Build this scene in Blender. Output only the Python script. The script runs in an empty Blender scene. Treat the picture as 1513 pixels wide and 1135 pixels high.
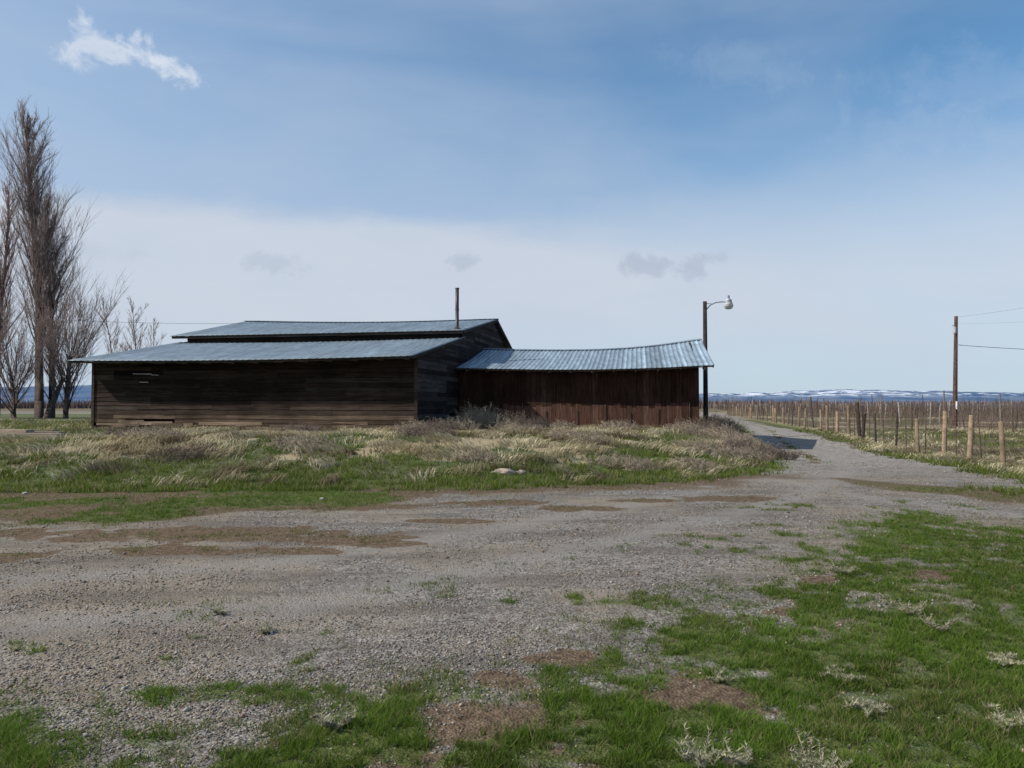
import bpy, math, numpy as np
from mathutils import Vector
rng=np.random.default_rng(7)
S=bpy.context.scene
F=1100.0; HY=598.0; CH=1.65
# ---------------------------------------------------------------- helpers
def link(o,parent=None):
    S.collection.objects.link(o)
    if parent: o.parent=parent
    return o
def empty(name):
    return link(bpy.data.objects.new(name,None))
def hash2(ix,iy,seed):
    h=(ix.astype(np.int64)*374761393+iy.astype(np.int64)*668265263+seed*1442695041)&0xffffffff
    h=((h^(h>>13))*1274126177)&0xffffffff
    h=h^(h>>16)
    return (h&0xffffff)/float(0xffffff)
def vnoise(x,y,seed=0):
    x=np.asarray(x,float);y=np.asarray(y,float)
    ix=np.floor(x);iy=np.floor(y);fx=x-ix;fy=y-iy
    fx=fx*fx*(3-2*fx);fy=fy*fy*(3-2*fy)
    a=hash2(ix,iy,seed);b=hash2(ix+1,iy,seed);c=hash2(ix,iy+1,seed);d=hash2(ix+1,iy+1,seed)
    return (a*(1-fx)+b*fx)*(1-fy)+(c*(1-fx)+d*fx)*fy
def fbm(x,y,seed=0,o=4):
    s=0;a=.5;t=0
    for i in range(o):
        s=s+a*vnoise(x*2**i+17.3*i,y*2**i-9.1*i,seed+i);t+=a;a*=.5
    return s/t
def sst(a,b,x):
    t=np.clip((x-a)/(b-a),0,1);return t*t*(3-2*t)
def sdpoly(px,py,poly):
    px=np.asarray(px,float);py=np.asarray(py,float)
    dm=np.full(px.shape,1e9);ins=np.zeros(px.shape,bool)
    n=len(poly)
    for i in range(n):
        ax,ay=poly[i];bx,by=poly[(i+1)%n]
        ex,ey=bx-ax,by-ay
        t=np.clip(((px-ax)*ex+(py-ay)*ey)/(ex*ex+ey*ey),0,1)
        dm=np.minimum(dm,np.hypot(px-ax-t*ex,py-ay-t*ey))
        c=((ay>py)!=(by>py))&(px<ex*(py-ay)/(ey if abs(ey)>1e-9 else 1e-9)+ax)
        ins^=c
    return np.where(ins,dm,-dm)
def dline(px,py,pts):
    dm=np.full(np.shape(px),1e9)
    for (ax,ay),(bx,by) in zip(pts[:-1],pts[1:]):
        ex,ey=bx-ax,by-ay
        t=np.clip(((px-ax)*ex+(py-ay)*ey)/(ex*ex+ey*ey),0,1)
        dm=np.minimum(dm,np.hypot(px-ax-t*ex,py-ay-t*ey))
    return dm
def px2w(x,y,z=0):
    d=F*(CH-z)/(y-HY);return ((x-756)*d/F,d)
# ---------------------------------------------------------------- layout
MOUND=[(-90,16.5),(-20,14.8),(-9.8,14.4),(-5.4,14.7),(-.75,14.8),(3.5,15.9),(6.4,18.4),(7.7,21.5),(9.2,27),(10.8,33),(13.5,42),(18,58),(21,72),(24,95),(-120,95),(-120,16.5)]
LAWN=[(-14,1.5),(-6.5,3.2),(-2.7,3.95),(-1.7,3.75),(-.9,4.05),(-.25,5.0),(.74,5.75),(1.7,6.6),(2.6,7.4),(3.8,9.2),(5.0,11.2),(6.2,11.7),(6.7,9.9),(9,8.4),(20,7),(40,6),(40,-14),(-14,-14)]
STRIP=[(7.3,17),(7.6,14.2),(8.3,12.3),(10,11.6),(22,9.5),(22,11.5),(11,13.4),(9,15)]
VERGE=[(40,8),(10.6,14.9),(12.4,21.5),(15.6,35),(20.3,60),(24,78),(40,140),(60,300),(4000,4000),(4000,8)]
LEFT=[(-40,9.5),(-7.3,10.3),(-5,10.6),(-3.2,11.6),(-1.2,13.2),(-.5,15),(-40,15)]
TR=[(-16,6.3),(-4.4,6.3),(-2.2,6.9),(.4,9.4),(4.3,13.7),(7.9,19.5),(10.9,27),(13.9,38),(18.5,55),(22,72),(26,95)]
TR2=[(6.5,17.5),(7.2,13.2),(9.0,10.6),(20,8.6)]
def gz(x,y):
    x=np.asarray(x,float);y=np.asarray(y,float)
    sd=sdpoly(x,y,MOUND)
    w=np.interp(x,[2,9],[6.2,3.2])
    z=.57*sst(0,1,sd/w)
    z=z+.13*np.exp(-((sd-7)/2.6)**2)*sst(12,17,y)*(1-sst(24,28,y))*(.6+.8*fbm(x*.3,y*.3,9))*sst(-14,-10,x)
    m=sst(0,2,sd)
    near=np.clip(1-np.abs(y)/150,0,1)
    z=z+m*.16*(fbm(x*.8,y*.8,3)-.5)*np.clip(sd/3,0,1)
    z=z+near*.03*(fbm(x*.5,y*.5,5)-.5)
    # shallow hollow the drive runs through beside the shed
    z=z-.36*np.exp(-((y-33)/9.5)**2)*sst(6.5,10.5,x)*(1-sst(14.5,19,x))*sst(2.2,-.5,sd)
    return z
def masks(x,y):
    x=np.asarray(x,float);y=np.asarray(y,float)
    n1=fbm(x*1.1,y*1.1,11);n2=fbm(x*3.5,y*3.5,21);n3=fbm(x*.35,y*.35,31);n4=fbm(x*8,y*8,41,3)
    sdM=sdpoly(x,y,MOUND);sdA=sdpoly(x,y,LAWN);sdS=sdpoly(x,y,STRIP);sdV=sdpoly(x,y,VERGE);sdL=sdpoly(x,y,LEFT)
    g=np.zeros(x.shape);s=np.zeros(x.shape);d=np.zeros(x.shape)
    # lawn
    la=sst(-1.1,1.2,sdA+1.9*(n1-.5)+1.7*(n2-.5))
    core=sst(1.2,3.0,sdA)
    la=la*(.35+.65*sst(.30,.50,n2*.5+n4*.5+.14*core))
    g=np.maximum(g,la)
    d=np.maximum(d,.9*sst(-.2,.8,sdA+1.6*(n1-.5))*sst(.36,.52,n2+.0))
    bare=np.zeros(x.shape)
    for bx,by,br in [(1.1,4.25,.34),(-.15,3.95,.42),(.35,4.9,.26),(2.2,6.0,.16),(-.6,3.3,.35),(.3,3.2,.25),(4.1,7.3,.3),(-.05,4.5,.3),(2.9,7.1,.25)]:
        bare=np.maximum(bare,1-sst(.4,1.3,np.hypot((x-bx),(y-by)*1.3)/br+1.6*(n2-.5)+.8*(n4-.5)))
    g=g*(1-.9*bare);d=np.maximum(d,bare)
    # left mix
    le=sst(-.7,.6,sdL+2.0*(n1-.5))
    g=np.maximum(g,le*(.38+.5*sst(.38,.58,n1)));d=np.maximum(d,le*.9)
    # brown patches
    for bx,by,rx,ry in [(-3.9,9.5,2.1,.6),(-2.0,9.2,.9,.42),(-3.9,8.5,1.2,.34),(-2.35,8.4,.5,.25),(-1.5,8.9,.6,.3),(-5.5,8.1,.5,.3),(.9,11.9,.9,.35),(-.2,12.6,1.0,.45),(3.8,13.2,.9,.5),(-6.5,9.6,.9,.3),(2.4,12.9,.8,.3),(-3,12.2,1.5,.5),(-.9,10.6,.7,.25)]:
        q=1-sst(.5,1.3,np.hypot((x-bx)/rx,(y-by)/ry)+1.3*(n2-.5)+.6*(n1-.5)+.6*(n4-.5))
        d=np.maximum(d,q);g=np.maximum(g,.5*q*sst(.42,.6,n2))
    bd=sst(-2.4,-.2,sdM+1.6*(n1-.5))*(1-sst(0,.8,sdM))*sst(20,16,y)
    d=np.maximum(d,.8*bd);g=np.maximum(g,.5*bd*sst(.42,.58,n2))
    # mound
    mo=sst(-.5,.4,sdM+1.1*(n1-.5)+.5*(n2-.5))
    front=sst(1.9,5.2,sdM+4.2*(n1-.5)+1.8*(n2-.5))
    right=sst(3,9,x)*sst(.4,1.8,sdM+1.0*(n1-.5))
    st=np.clip(np.maximum(front,right),0,1)
    lf=sst(-11.5,-15,x)
    st=st*(1-.8*lf)
    st=st*(1-.72*sst(.50,.62,fbm(x*.6+40,y*1.0,51)))
    g=np.where(mo>.01,np.maximum(g,mo*(1-st)),g);s=np.maximum(s,mo*st)
    d=np.maximum(d,mo*.75*sst(.56,.66,fbm(x*1.3+9,y*1.3,61)))
    # strip
    sp=sst(-.6,.5,sdS+1.3*(n1-.5));g=np.maximum(g,sp*(.3+.5*n1));d=np.maximum(d,sp*.9)
    # crown of the drive: thin line of weeds and dirt between the ruts
    dc=dline(x,y,TR);cr=np.exp(-(dc/.28)**2)*sst(14,20,y)*sst(.40,.56,n1)
    d=np.maximum(d,.75*cr);g=np.maximum(g,.3*cr*sst(.45,.6,n2))
    # verge + field
    ve=sst(-.4,.5,sdV+1.2*(n1-.5))
    fx=(x-14)*.978-(y-21)*.21   # + = beyond fence
    s=np.maximum(s,ve*np.exp(-(fx/1.0)**2)*.9)
    s=np.maximum(s,ve*np.where(fx>1.5,.62*sst(.42,.62,fbm(x*.5,y*.5,71)),0))
    g=np.maximum(g,ve*np.where(fx<0,.75,.25+.40*sst(.4,.6,n3)));d=np.maximum(d,ve*.8)
    # sparse weed in gravel
    sp=sst(.54,.66,n2)*sst(.38,.55,n1)*sst(-3.6,-.4,sdA)*.85
    g=np.maximum(g,sp)
    a=np.zeros(x.shape)
    for L in (TR,TR2):
        dd=dline(x,y,L);a=np.maximum(a,np.exp(-((dd-.85)/.33)**2))
    return np.clip(g,0,1),np.clip(s,0,1),np.clip(d,0,1),np.clip(a,0,1),sdM,sdA
# ---------------------------------------------------------------- mesh makers
def np_mesh(name,V,T,mat,col=None,parent=None,smooth=False):
    V=np.ascontiguousarray(V,dtype=np.float32);T=np.ascontiguousarray(T,dtype=np.int32)
    k=T.shape[1]
    me=bpy.data.meshes.new(name)
    me.vertices.add(len(V));me.vertices.foreach_set("co",V.ravel())
    me.loops.add(T.size);me.loops.foreach_set("vertex_index",T.ravel())
    me.polygons.add(len(T));me.polygons.foreach_set("loop_start",np.arange(0,T.size,k,dtype=np.int32))
    try: me.polygons.foreach_set("loop_total",np.full(len(T),k,dtype=np.int32))
    except Exception: pass
    if smooth: me.polygons.foreach_set("use_smooth",np.ones(len(T),bool))
    me.update(calc_edges=True)
    if col is not None:
        a=me.color_attributes.new("Col","FLOAT_COLOR","POINT")
        c=np.ones((len(V),4),np.float32);c[:,:col.shape[1]]=col
        a.data.foreach_set("color",c.ravel())
    me.materials.append(mat)
    return link(bpy.data.objects.new(name,me),parent)
def blades_arr(P,h,w,lean,col,two=False,wind=None):
    n=len(P);a=rng.uniform(0,6.283,n);b=rng.uniform(0,6.283,n)
    D=np.stack([np.cos(a),np.sin(a),0*a],1)*(w/2)[:,None]
    L=np.stack([np.cos(b),np.sin(b),0*b],1)*(lean*h)[:,None]
    if wind is not None: L=L+np.array(wind)[None]*h[:,None]
    Z=np.zeros((n,3));Z[:,2]=h
    dark=col*.6
    if not two:
        V=np.stack([P-D,P+D,P+L+Z],1).reshape(-1,3)
        T=np.arange(3*n).reshape(n,3)
        C=np.stack([dark,dark,col],1).reshape(-1,3)
        return V,T,C
    M=P+L*.3+Z*.6
    tip=P+L+Z*(1-.25*np.clip(lean,0,2))[:,None]
    V=np.stack([P-D,P+D,M-D*.8,M+D*.8,tip],1).reshape(-1,3)
    base=(np.arange(n)*5)[:,None]
    T=np.stack([base+np.array([[0,1,3]]),base+np.array([[0,3,2]]),base+np.array([[2,3,4]])],1).reshape(-1,3)
    C=np.stack([dark,dark,col,col,col],1).reshape(-1,3)
    return V,T,C
def tubes_arr(p0,p1,r0,r1,col=None,sides=3):
    p0=np.asarray(p0,float);p1=np.asarray(p1,float);n=len(p0)
    r0=np.broadcast_to(r0,(n,)).astype(float);r1=np.broadcast_to(r1,(n,)).astype(float)
    d=p1-p0;d/=np.linalg.norm(d,axis=1)[:,None]+1e-9
    ref=np.where(np.abs(d[:,2:3])>.9,np.array([[1.,0,0]]),np.array([[0,0,1.]]))
    u=np.cross(d,ref);u/=np.linalg.norm(u,axis=1)[:,None]+1e-9;v=np.cross(d,u)
    V=[]
    for P,r in((p0,r0),(p1,r1)):
        for k in range(sides):
            t=2*math.pi*k/sides
            V.append(P+(u*math.cos(t)+v*math.sin(t))*r[:,None])
    V=np.stack(V,1).reshape(-1,3)
    b=(np.arange(n)*2*sides)[:,None];T=[]
    for k in range(sides):
        k2=(k+1)%sides
        T.append(b+np.array([[k,k2,sides+k2]]));T.append(b+np.array([[k,sides+k2,sides+k]]))
    for k in range(1,sides-1):
        T.append(b+np.array([[sides,sides+k,sides+k+1]]))
    T=np.stack(T,1).reshape(-1,3)
    C=None
    if col is not None: C=np.repeat(np.broadcast_to(col,(n,3)),2*sides,axis=0)
    return V,T,C
def merge(L):
    V=[];T=[];C=[];o=0
    for v,t,c in L:
        V.append(v);T.append(t+o);C.append(c);o+=len(v)
    return np.concatenate(V),np.concatenate(T),np.concatenate(C)
class MB:
    def __init__(s): s.v=[];s.f=[];s.c=[]
    def prism(s,Q,off,col=(1,1,1)):
        o=len(s.v);Q=[Vector(q) for q in Q];off=Vector(off)
        s.v+= [tuple(q) for q in Q]+[tuple(q+off) for q in Q]
        n=len(Q);s.c+=[col]*(2*n)
        s.f.append(tuple(o+i for i in range(n)));s.f.append(tuple(o+n+i for i in reversed(range(n))))
        for i in range(n):
            j=(i+1)%n;s.f.append((o+i,o+n+i,o+n+j,o+j))
    def obj(s,name,mat,parent=None):
        me=bpy.data.meshes.new(name);me.from_pydata(s.v,[],s.f);me.update()
        a=me.color_attributes.new("Col","FLOAT_COLOR","POINT")
        c=np.ones((len(s.v),4),np.float32);c[:,:3]=np.array(s.c);a.data.foreach_set("color",c.ravel())
        import bmesh
        bm=bmesh.new();bm.from_mesh(me);bmesh.ops.recalc_face_normals(bm,faces=bm.faces);bm.to_mesh(me);bm.free()
        me.materials.append(mat)
        return link(bpy.data.objects.new(name,me),parent)
# ---------------------------------------------------------------- material helpers
class NT:
    def __init__(s,nt): s.nt=nt
    def n(s,t,**k):
        x=s.nt.nodes.new(t)
        for a,b in k.items(): setattr(x,a,b)
        return x
    def put(s,sock,v):
        if hasattr(v,'links') or hasattr(v,'is_linked'): s.nt.links.new(v,sock)
        else:
            if isinstance(v,(tuple,list)) and len(v)==3 and len(sock.default_value)==4: v=(*v,1)
            sock.default_value=v
    def m(s,op,a,b=0.0,c=0.0,clamp=False):
        x=s.n('ShaderNodeMath',operation=op);x.use_clamp=clamp
        s.put(x.inputs[0],a);s.put(x.inputs[1],b)
        if op in('MULTIPLY_ADD','COMPARE'): s.put(x.inputs[2],c)
        return x.outputs[0]
    def mix(s,f,a,b,bt='MIX'):
        x=s.n('ShaderNodeMix',data_type='RGBA',blend_type=bt);s.put(x.inputs[0],f);s.put(x.inputs[6],a);s.put(x.inputs[7],b);return x.outputs[2]
    def ss(s,v,a,b,lo=0.,hi=1.):
        x=s.n('ShaderNodeMapRange',interpolation_type='SMOOTHSTEP')
        s.put(x.inputs['Value'],v);s.put(x.inputs['From Min'],a);s.put(x.inputs['From Max'],b);x.inputs['To Min'].default_value=lo;x.inputs['To Max'].default_value=hi
        return x.outputs[0]
    def noise(s,vec,scale,detail=4,rough=.55,dist=0):
        x=s.n('ShaderNodeTexNoise');s.put(x.inputs['Vector'],vec);x.inputs['Scale'].default_value=scale;x.inputs['Detail'].default_value=detail;x.inputs['Roughness'].default_value=rough;x.inputs['Distortion'].default_value=dist
        return x.outputs[0]
    def mapping(s,vec,scale=(1,1,1),rot=(0,0,0)):
        x=s.n('ShaderNodeMapping');s.put(x.inputs['Vector'],vec);x.inputs['Scale'].default_value=scale;x.inputs['Rotation'].default_value=rot;return x.outputs[0]
def newmat(name):
    m=bpy.data.materials.new(name);m.use_nodes=True
    nt=m.node_tree;b=nt.nodes['Principled BSDF'];h=NT(nt)
    b.inputs['Specular IOR Level'].default_value=.25
    return m,h,b
def attr_mat(name,noise_scale=8,amp=.5,rough=.85,transl=0,stretch=(1,1,1),spec=.2):
    m,h,b=newmat(name)
    a=h.n('ShaderNodeAttribute',attribute_name='Col')
    col=a.outputs['Color']
    if amp>0:
        tc=h.n('ShaderNodeTexCoord')
        v=h.mapping(tc.outputs['Object'],stretch)
        nz=h.noise(v,noise_scale,3,.65)
        f=h.ss(nz,.25,.75,1-amp,1+amp)
        x=h.n('ShaderNodeVectorMath',operation='SCALE');h.put(x.inputs[0],a.outputs['Color']);h.put(x.inputs['Scale'],f);col=x.outputs[0]
    if transl:
        h.nt.nodes.remove(b)
        b=h.n('ShaderNodeBsdfDiffuse');h.put(b.inputs['Color'],col)
        t=h.n('ShaderNodeBsdfTranslucent');h.put(t.inputs['Color'],col)
        mx=h.n('ShaderNodeMixShader');mx.inputs[0].default_value=transl
        h.nt.links.new(b.outputs[0],mx.inputs[1]);h.nt.links.new(t.outputs[0],mx.inputs[2])
        h.nt.links.new(mx.outputs[0],h.nt.nodes['Material Output'].inputs[0])
    else:
        h.put(b.inputs['Base Color'],col);b.inputs['Roughness'].default_value=rough;b.inputs['Specular IOR Level'].default_value=spec
    return m
M_grass=attr_mat('grass_blade',3,0,.7,.4)
M_straw=attr_mat('dry_grass',3,0,.9,.25)
M_bark=attr_mat('bark',5,.35,.9,spec=.05)
M_stone=attr_mat('stone',30,0,.9,spec=.1)
M_metal=attr_mat('painted_metal',10,.2,.5,spec=.5)
def wood_mat(name,stretch,bump=.5):
    m,h,b=newmat(name)
    a=h.n('ShaderNodeAttribute',attribute_name='Col');tc=h.n('ShaderNodeTexCoord')
    v=h.mapping(tc.outputs['Object'],stretch,(0,0,math.radians(12.1)))
    g=h.noise(v,1.0,6,.75,.3)
    big=h.noise(tc.outputs['Object'],.7,4,.6)
    f=h.m('MULTIPLY',h.ss(g,.3,.72,.45,1.6),h.ss(big,.3,.7,.75,1.3))
    x=h.n('ShaderNodeVectorMath',operation='SCALE');h.put(x.inputs[0],a.outputs['Color']);h.put(x.inputs['Scale'],f)
    sil=h.mix(h.ss(h.noise(v,.6,4,.7),.55,.75,0,.16),x.outputs[0],(.07,.06,.053))
    h.put(b.inputs['Base Color'],sil);b.inputs['Roughness'].default_value=.95;b.inputs['Specular IOR Level'].default_value=.03
    bp=h.n('ShaderNodeBump');bp.inputs['Strength'].default_value=bump;bp.inputs['Distance'].default_value=.008;h.put(bp.inputs['Height'],g);h.put(b.inputs['Normal'],bp.outputs[0])
    return m
M_woodH=wood_mat('weathered_wood_horizontal',(1.2,1.2,38))
M_woodV=wood_mat('weathered_wood_vertical',(22,22,1.1))
def roof_mat():
    m,h,b=newmat('corrugated_metal')
    a=h.n('ShaderNodeAttribute',attribute_name='Col');tc=h.n('ShaderNodeTexCoord')
    v=h.mapping(tc.outputs['Object'],(5,.35,.35),(0,0,math.radians(12.1)))
    n=h.noise(v,1.2,5,.6);n2=h.noise(tc.outputs['Object'],1.5,5,.6)
    f=h.m('MULTIPLY',h.ss(n,.3,.7,.8,1.15),h.ss(n2,.3,.7,.88,1.12))
    x=h.n('ShaderNodeVectorMath',operation='SCALE');h.put(x.inputs[0],a.outputs['Color']);h.put(x.inputs['Scale'],f)
    h.put(b.inputs['Base Color'],x.outputs[0]);b.inputs['Metallic'].default_value=.08
    h.put(b.inputs['Roughness'],h.ss(n2,.3,.7,.5,.68));b.inputs['Specular IOR Level'].default_value=.3
    return m
M_roof=roof_mat()
# ---------------------------------------------------------------- ground material
def ground_mat():
    m,h,b=newmat('ground_surface')
    tc=h.n('ShaderNodeTexCoord');P=tc.outputs['Object']
    a=h.n('ShaderNodeAttribute',attribute_name='Col')
    sp=h.n('ShaderNodeSeparateColor');h.put(sp.inputs[0],a.outputs['Color'])
    g,s,d=sp.outputs[0],sp.outputs[1],sp.outputs[2];tr=a.outputs['Alpha']
    vo=h.n('ShaderNodeTexVoronoi');h.put(vo.inputs['Vector'],P);vo.inputs['Scale'].default_value=55
    vo2=h.n('ShaderNodeTexVoronoi');h.put(vo2.inputs['Vector'],P);vo2.inputs['Scale'].default_value=20
    vo3=h.n('ShaderNodeTexVoronoi');h.put(vo3.inputs['Vector'],P);vo3.inputs['Scale'].default_value=8
    sc=h.n('ShaderNodeSeparateColor');h.put(sc.inputs[0],vo.outputs['Color'])
    sc2=h.n('ShaderNodeSeparateColor');h.put(sc2.inputs[0],vo2.outputs['Color'])
    sc3=h.n('ShaderNodeSeparateColor');h.put(sc3.inputs[0],vo3.outputs['Color'])
    geo=h.n('ShaderNodeSeparateXYZ');h.put(geo.inputs[0],P)
    val=h.m('MULTIPLY_ADD',sc.outputs[0],.6,h.m('MULTIPLY',sc2.outputs[1],.4))
    grav=h.mix(h.ss(val,.1,.95),(.082,.074,.066),(.34,.315,.285))
    big=h.noise(P,.45,4,.6);med=h.noise(P,2.2,4,.65);fine=h.noise(P,14,4,.7)
    str_=h.noise(h.mapping(P,(.35,1.6,1),(0,0,math.radians(-20))),1.0,4,.6)
    bb=h.m('ADD',big,h.ss(geo.outputs[0],2,-7,0,.13))
    grav=h.mix(h.ss(bb,.44,.64,0,.75),grav,h.mix(fine,(.14,.112,.083),(.35,.295,.225)))
    grav=h.mix(h.ss(str_,.42,.66,0,.65),grav,(.110,.093,.078))
    grav=h.mix(h.ss(med,.4,.7,0,.4),grav,(.12,.104,.087))
    # farther along the drive the stone is coarser and bleached
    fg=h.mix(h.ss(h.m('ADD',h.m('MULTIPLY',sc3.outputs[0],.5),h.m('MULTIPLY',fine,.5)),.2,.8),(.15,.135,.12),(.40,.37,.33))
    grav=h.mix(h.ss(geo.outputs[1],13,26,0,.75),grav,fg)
    grav=h.mix(h.m('MULTIPLY',tr,h.ss(med,.3,.6,.25,.7)),grav,h.mix(fine,(.17,.158,.145),(.33,.305,.275)))
    dirt=h.mix(h.ss(fine,.3,.7),(.060,.038,.024),(.18,.128,.082))
    def th(mk,am,nz,lo=.38,hi=.62): return h.ss(h.m('ADD',mk,h.m('MULTIPLY',h.m('SUBTRACT',nz,.5),am)),lo,hi)
    c=h.mix(h.m('MULTIPLY',th(d,1.0,fine),.9),grav,dirt)
    strawc=h.mix(fine,(.20,.155,.09),(.46,.39,.26))
    c=h.mix(th(s,.8,fine),c,strawc)
    grc=h.mix(h.ss(fine,.3,.7),(.045,.065,.016),(.10,.135,.035))
    c=h.mix(h.m('MULTIPLY',th(g,1.1,fine,.4,.85),.8),c,grc)
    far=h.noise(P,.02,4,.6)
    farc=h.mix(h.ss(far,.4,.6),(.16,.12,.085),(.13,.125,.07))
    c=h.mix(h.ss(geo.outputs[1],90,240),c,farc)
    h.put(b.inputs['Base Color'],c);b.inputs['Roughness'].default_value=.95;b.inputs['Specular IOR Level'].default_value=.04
    bp=h.n('ShaderNodeBump');bp.inputs['Strength'].default_value=.7;bp.inputs['Distance'].default_value=.02
    hh=h.m('ADD',h.m('MULTIPLY',h.m('SUBTRACT',1.0,vo.outputs['Distance']),.7),h.m('ADD',fine,h.m('MULTIPLY',med,1.5)))
    h.put(bp.inputs['Height'],hh);h.put(b.inputs['Normal'],bp.outputs[0])
    return m
M_ground=ground_mat()
def build_ground():
    ys=np.concatenate([np.linspace(-60,-4,12)[:-1],np.linspace(-4,2.4,26)[:-1],np.linspace(2.4,22,300)[:-1],np.linspace(22,62,200)[:-1],np.geomspace(62,14000,50)])
    xd=np.linspace(0,12,170)[:-1];xe=np.linspace(12,32,120)[:-1];xf=np.geomspace(32,12000,45)
    xp=np.concatenate([xd,xe,xf]);xs=np.concatenate([-xp[:0:-1],xp])
    X,Y=np.meshgrid(xs,ys)
    x=X.ravel();y=Y.ravel()
    z=gz(x,y);g,s,d,a,_,_=masks(x,y)
    ny,nx=X.shape
    i=np.arange(ny*nx).reshape(ny,nx)
    Q=np.stack([i[:-1,:-1],i[:-1,1:],i[1:,1:],i[1:,:-1]],-1).reshape(-1,4)
    np_mesh('ground',np.stack([x,y,z],1),Q,M_ground,np.stack([g,s,d,a],1),smooth=True)
build_ground()
# ---------------------------------------------------------------- grass etc.
def scat(n,d0,d1,k=.85):
    d=d0*(d1/d0)**rng.random(n);x=rng.uniform(-1,1,n)*k*d
    return x,d
def inbuild(x,y):
    dx=x+3.87;dy=y-30.2;s=-.978*dx+.21*dy;t=.21*dx+.978*dy
    barn=(s>-.05)&(s<15.4)&(t>-.02)&(t<17.3)
    shed=(s<0)&(s>-12.2)&(t>5.9)&(t<15)
    return barn|shed
def lawn():
    x,y=scat(640000,2.5,15)
    g,s,d,a,sdM,sdA=masks(x,y)
    cl=fbm(x*9,y*9,77,3)
    k=(rng.random(len(x))<np.clip(g**1.5*(.14+1.35*sst(.37,.58,cl)),0,1))&(sdM<0)
    x,y,g,cl,sdA=x[k],y[k],g[k],cl[k],sdA[k]
    z=gz(x,y)
    h=(.014+.030*rng.random(len(x)))*(.5+.9*cl)*(.6+.6*g)*1.15
    w=.0028+.0011*y*.5
    t=fbm(x*.9,y*.9,88)[:,None];r=rng.random((len(x),1))
    col=(np.array([[.075,.150,.018]])*(1-r)+np.array([[.17,.255,.042]])*r)*(.55+.9*t)
    dry=(rng.random(len(x))<.07+.3*(1-g)+.22*sst(.5,.65,fbm(x*2,y*2,123)))[:,None]
    col=np.where(dry,np.array([[.33,.28,.14]])*(.6+.6*r),col)
    P=np.stack([x,y,z],1)
    return blades_arr(P,h,w,rng.uniform(.2,1.4,len(x)),col,False)
def mound_green():
    x,y=scat(440000,13.5,48,.9)
    g,s,d,a,sdM,sdA=masks(x,y)
    cl=fbm(x*3,y*3,78,3)
    k=(rng.random(len(x))<np.clip(g*(.2+1.4*sst(.38,.6,cl)),0,1))&((sdM>-.5)|(x>9))&(~inbuild(x,y))
    x,y,cl=x[k],y[k],cl[k];z=gz(x,y)
    h=(.04+.10*rng.random(len(x)))*(.4+1.2*cl)
    r=rng.random((len(x),1));t=fbm(x*.8,y*.8,87)[:,None]
    col=(np.array([[.085,.145,.02]])*(1-r)+np.array([[.20,.26,.05]])*r)*(.6+.8*t)
    dry=(rng.random(len(x))<.2)[:,None];col=np.where(dry,np.array([[.38,.32,.18]]),col)
    return blades_arr(np.stack([x,y,z],1),h,.006+.0007*y,rng.uniform(.2,1.,len(x)),col,False)
V,T,C=merge([lawn(),mound_green()])
np_mesh('green_grass',V,T,M_grass,C)
def straw():
    x,y=scat(340000,14.5,50,.9)
    g,s,d,a,sdM,sdA=masks(x,y)
    cl=fbm(x*1.6,y*1.6,79,3)
    k=(rng.random(len(x))<np.clip((s**1.3)*(.12+1.5*sst(.36,.6,cl)),.0,1))&(~inbuild(x,y))
    # scattered dry tufts standing in the green
    k|=(rng.random(len(x))<.5*sst(.60,.70,cl))&(sdM>.2)&(~inbuild(x,y))
    x,y,cl=x[k],y[k],cl[k];z=gz(x,y)
    h=(.08+.24*rng.random(len(x)))*(.10+1.45*cl)
    r=rng.random((len(x),1));tt=fbm(x*.8,y*.8,90)[:,None]
    col=(np.array([[.33,.27,.16]])*(1-r)+np.array([[.68,.61,.43]])*r)*(.70+.6*tt)
    gy=(tt[:,0]<.40)[:,None];col=np.where(gy,col*np.array([[.48,.43,.43]]),col)
    an=fbm(x*.3,y*.3,99)*14
    P=np.stack([x,y,z],1)
    V,T,C=blades_arr(P,h,.007+.0006*y,rng.uniform(.2,1.0,len(x)),col,True)
    sw=np.stack([np.cos(an),np.sin(an)*.8-.5,-.15+0*an],1)*(h*1.2)[:,None]
    V=V.reshape(-1,5,3);V[:,2:4]+=sw[:,None]*.35;V[:,4]+=sw
    V[:,4,2]=np.maximum(V[:,4,2],z+.03);V=V.reshape(-1,3)
    return V,T,C
V,T,C=straw()
np_mesh('dry_grass',V,T,M_straw,C)
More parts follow.
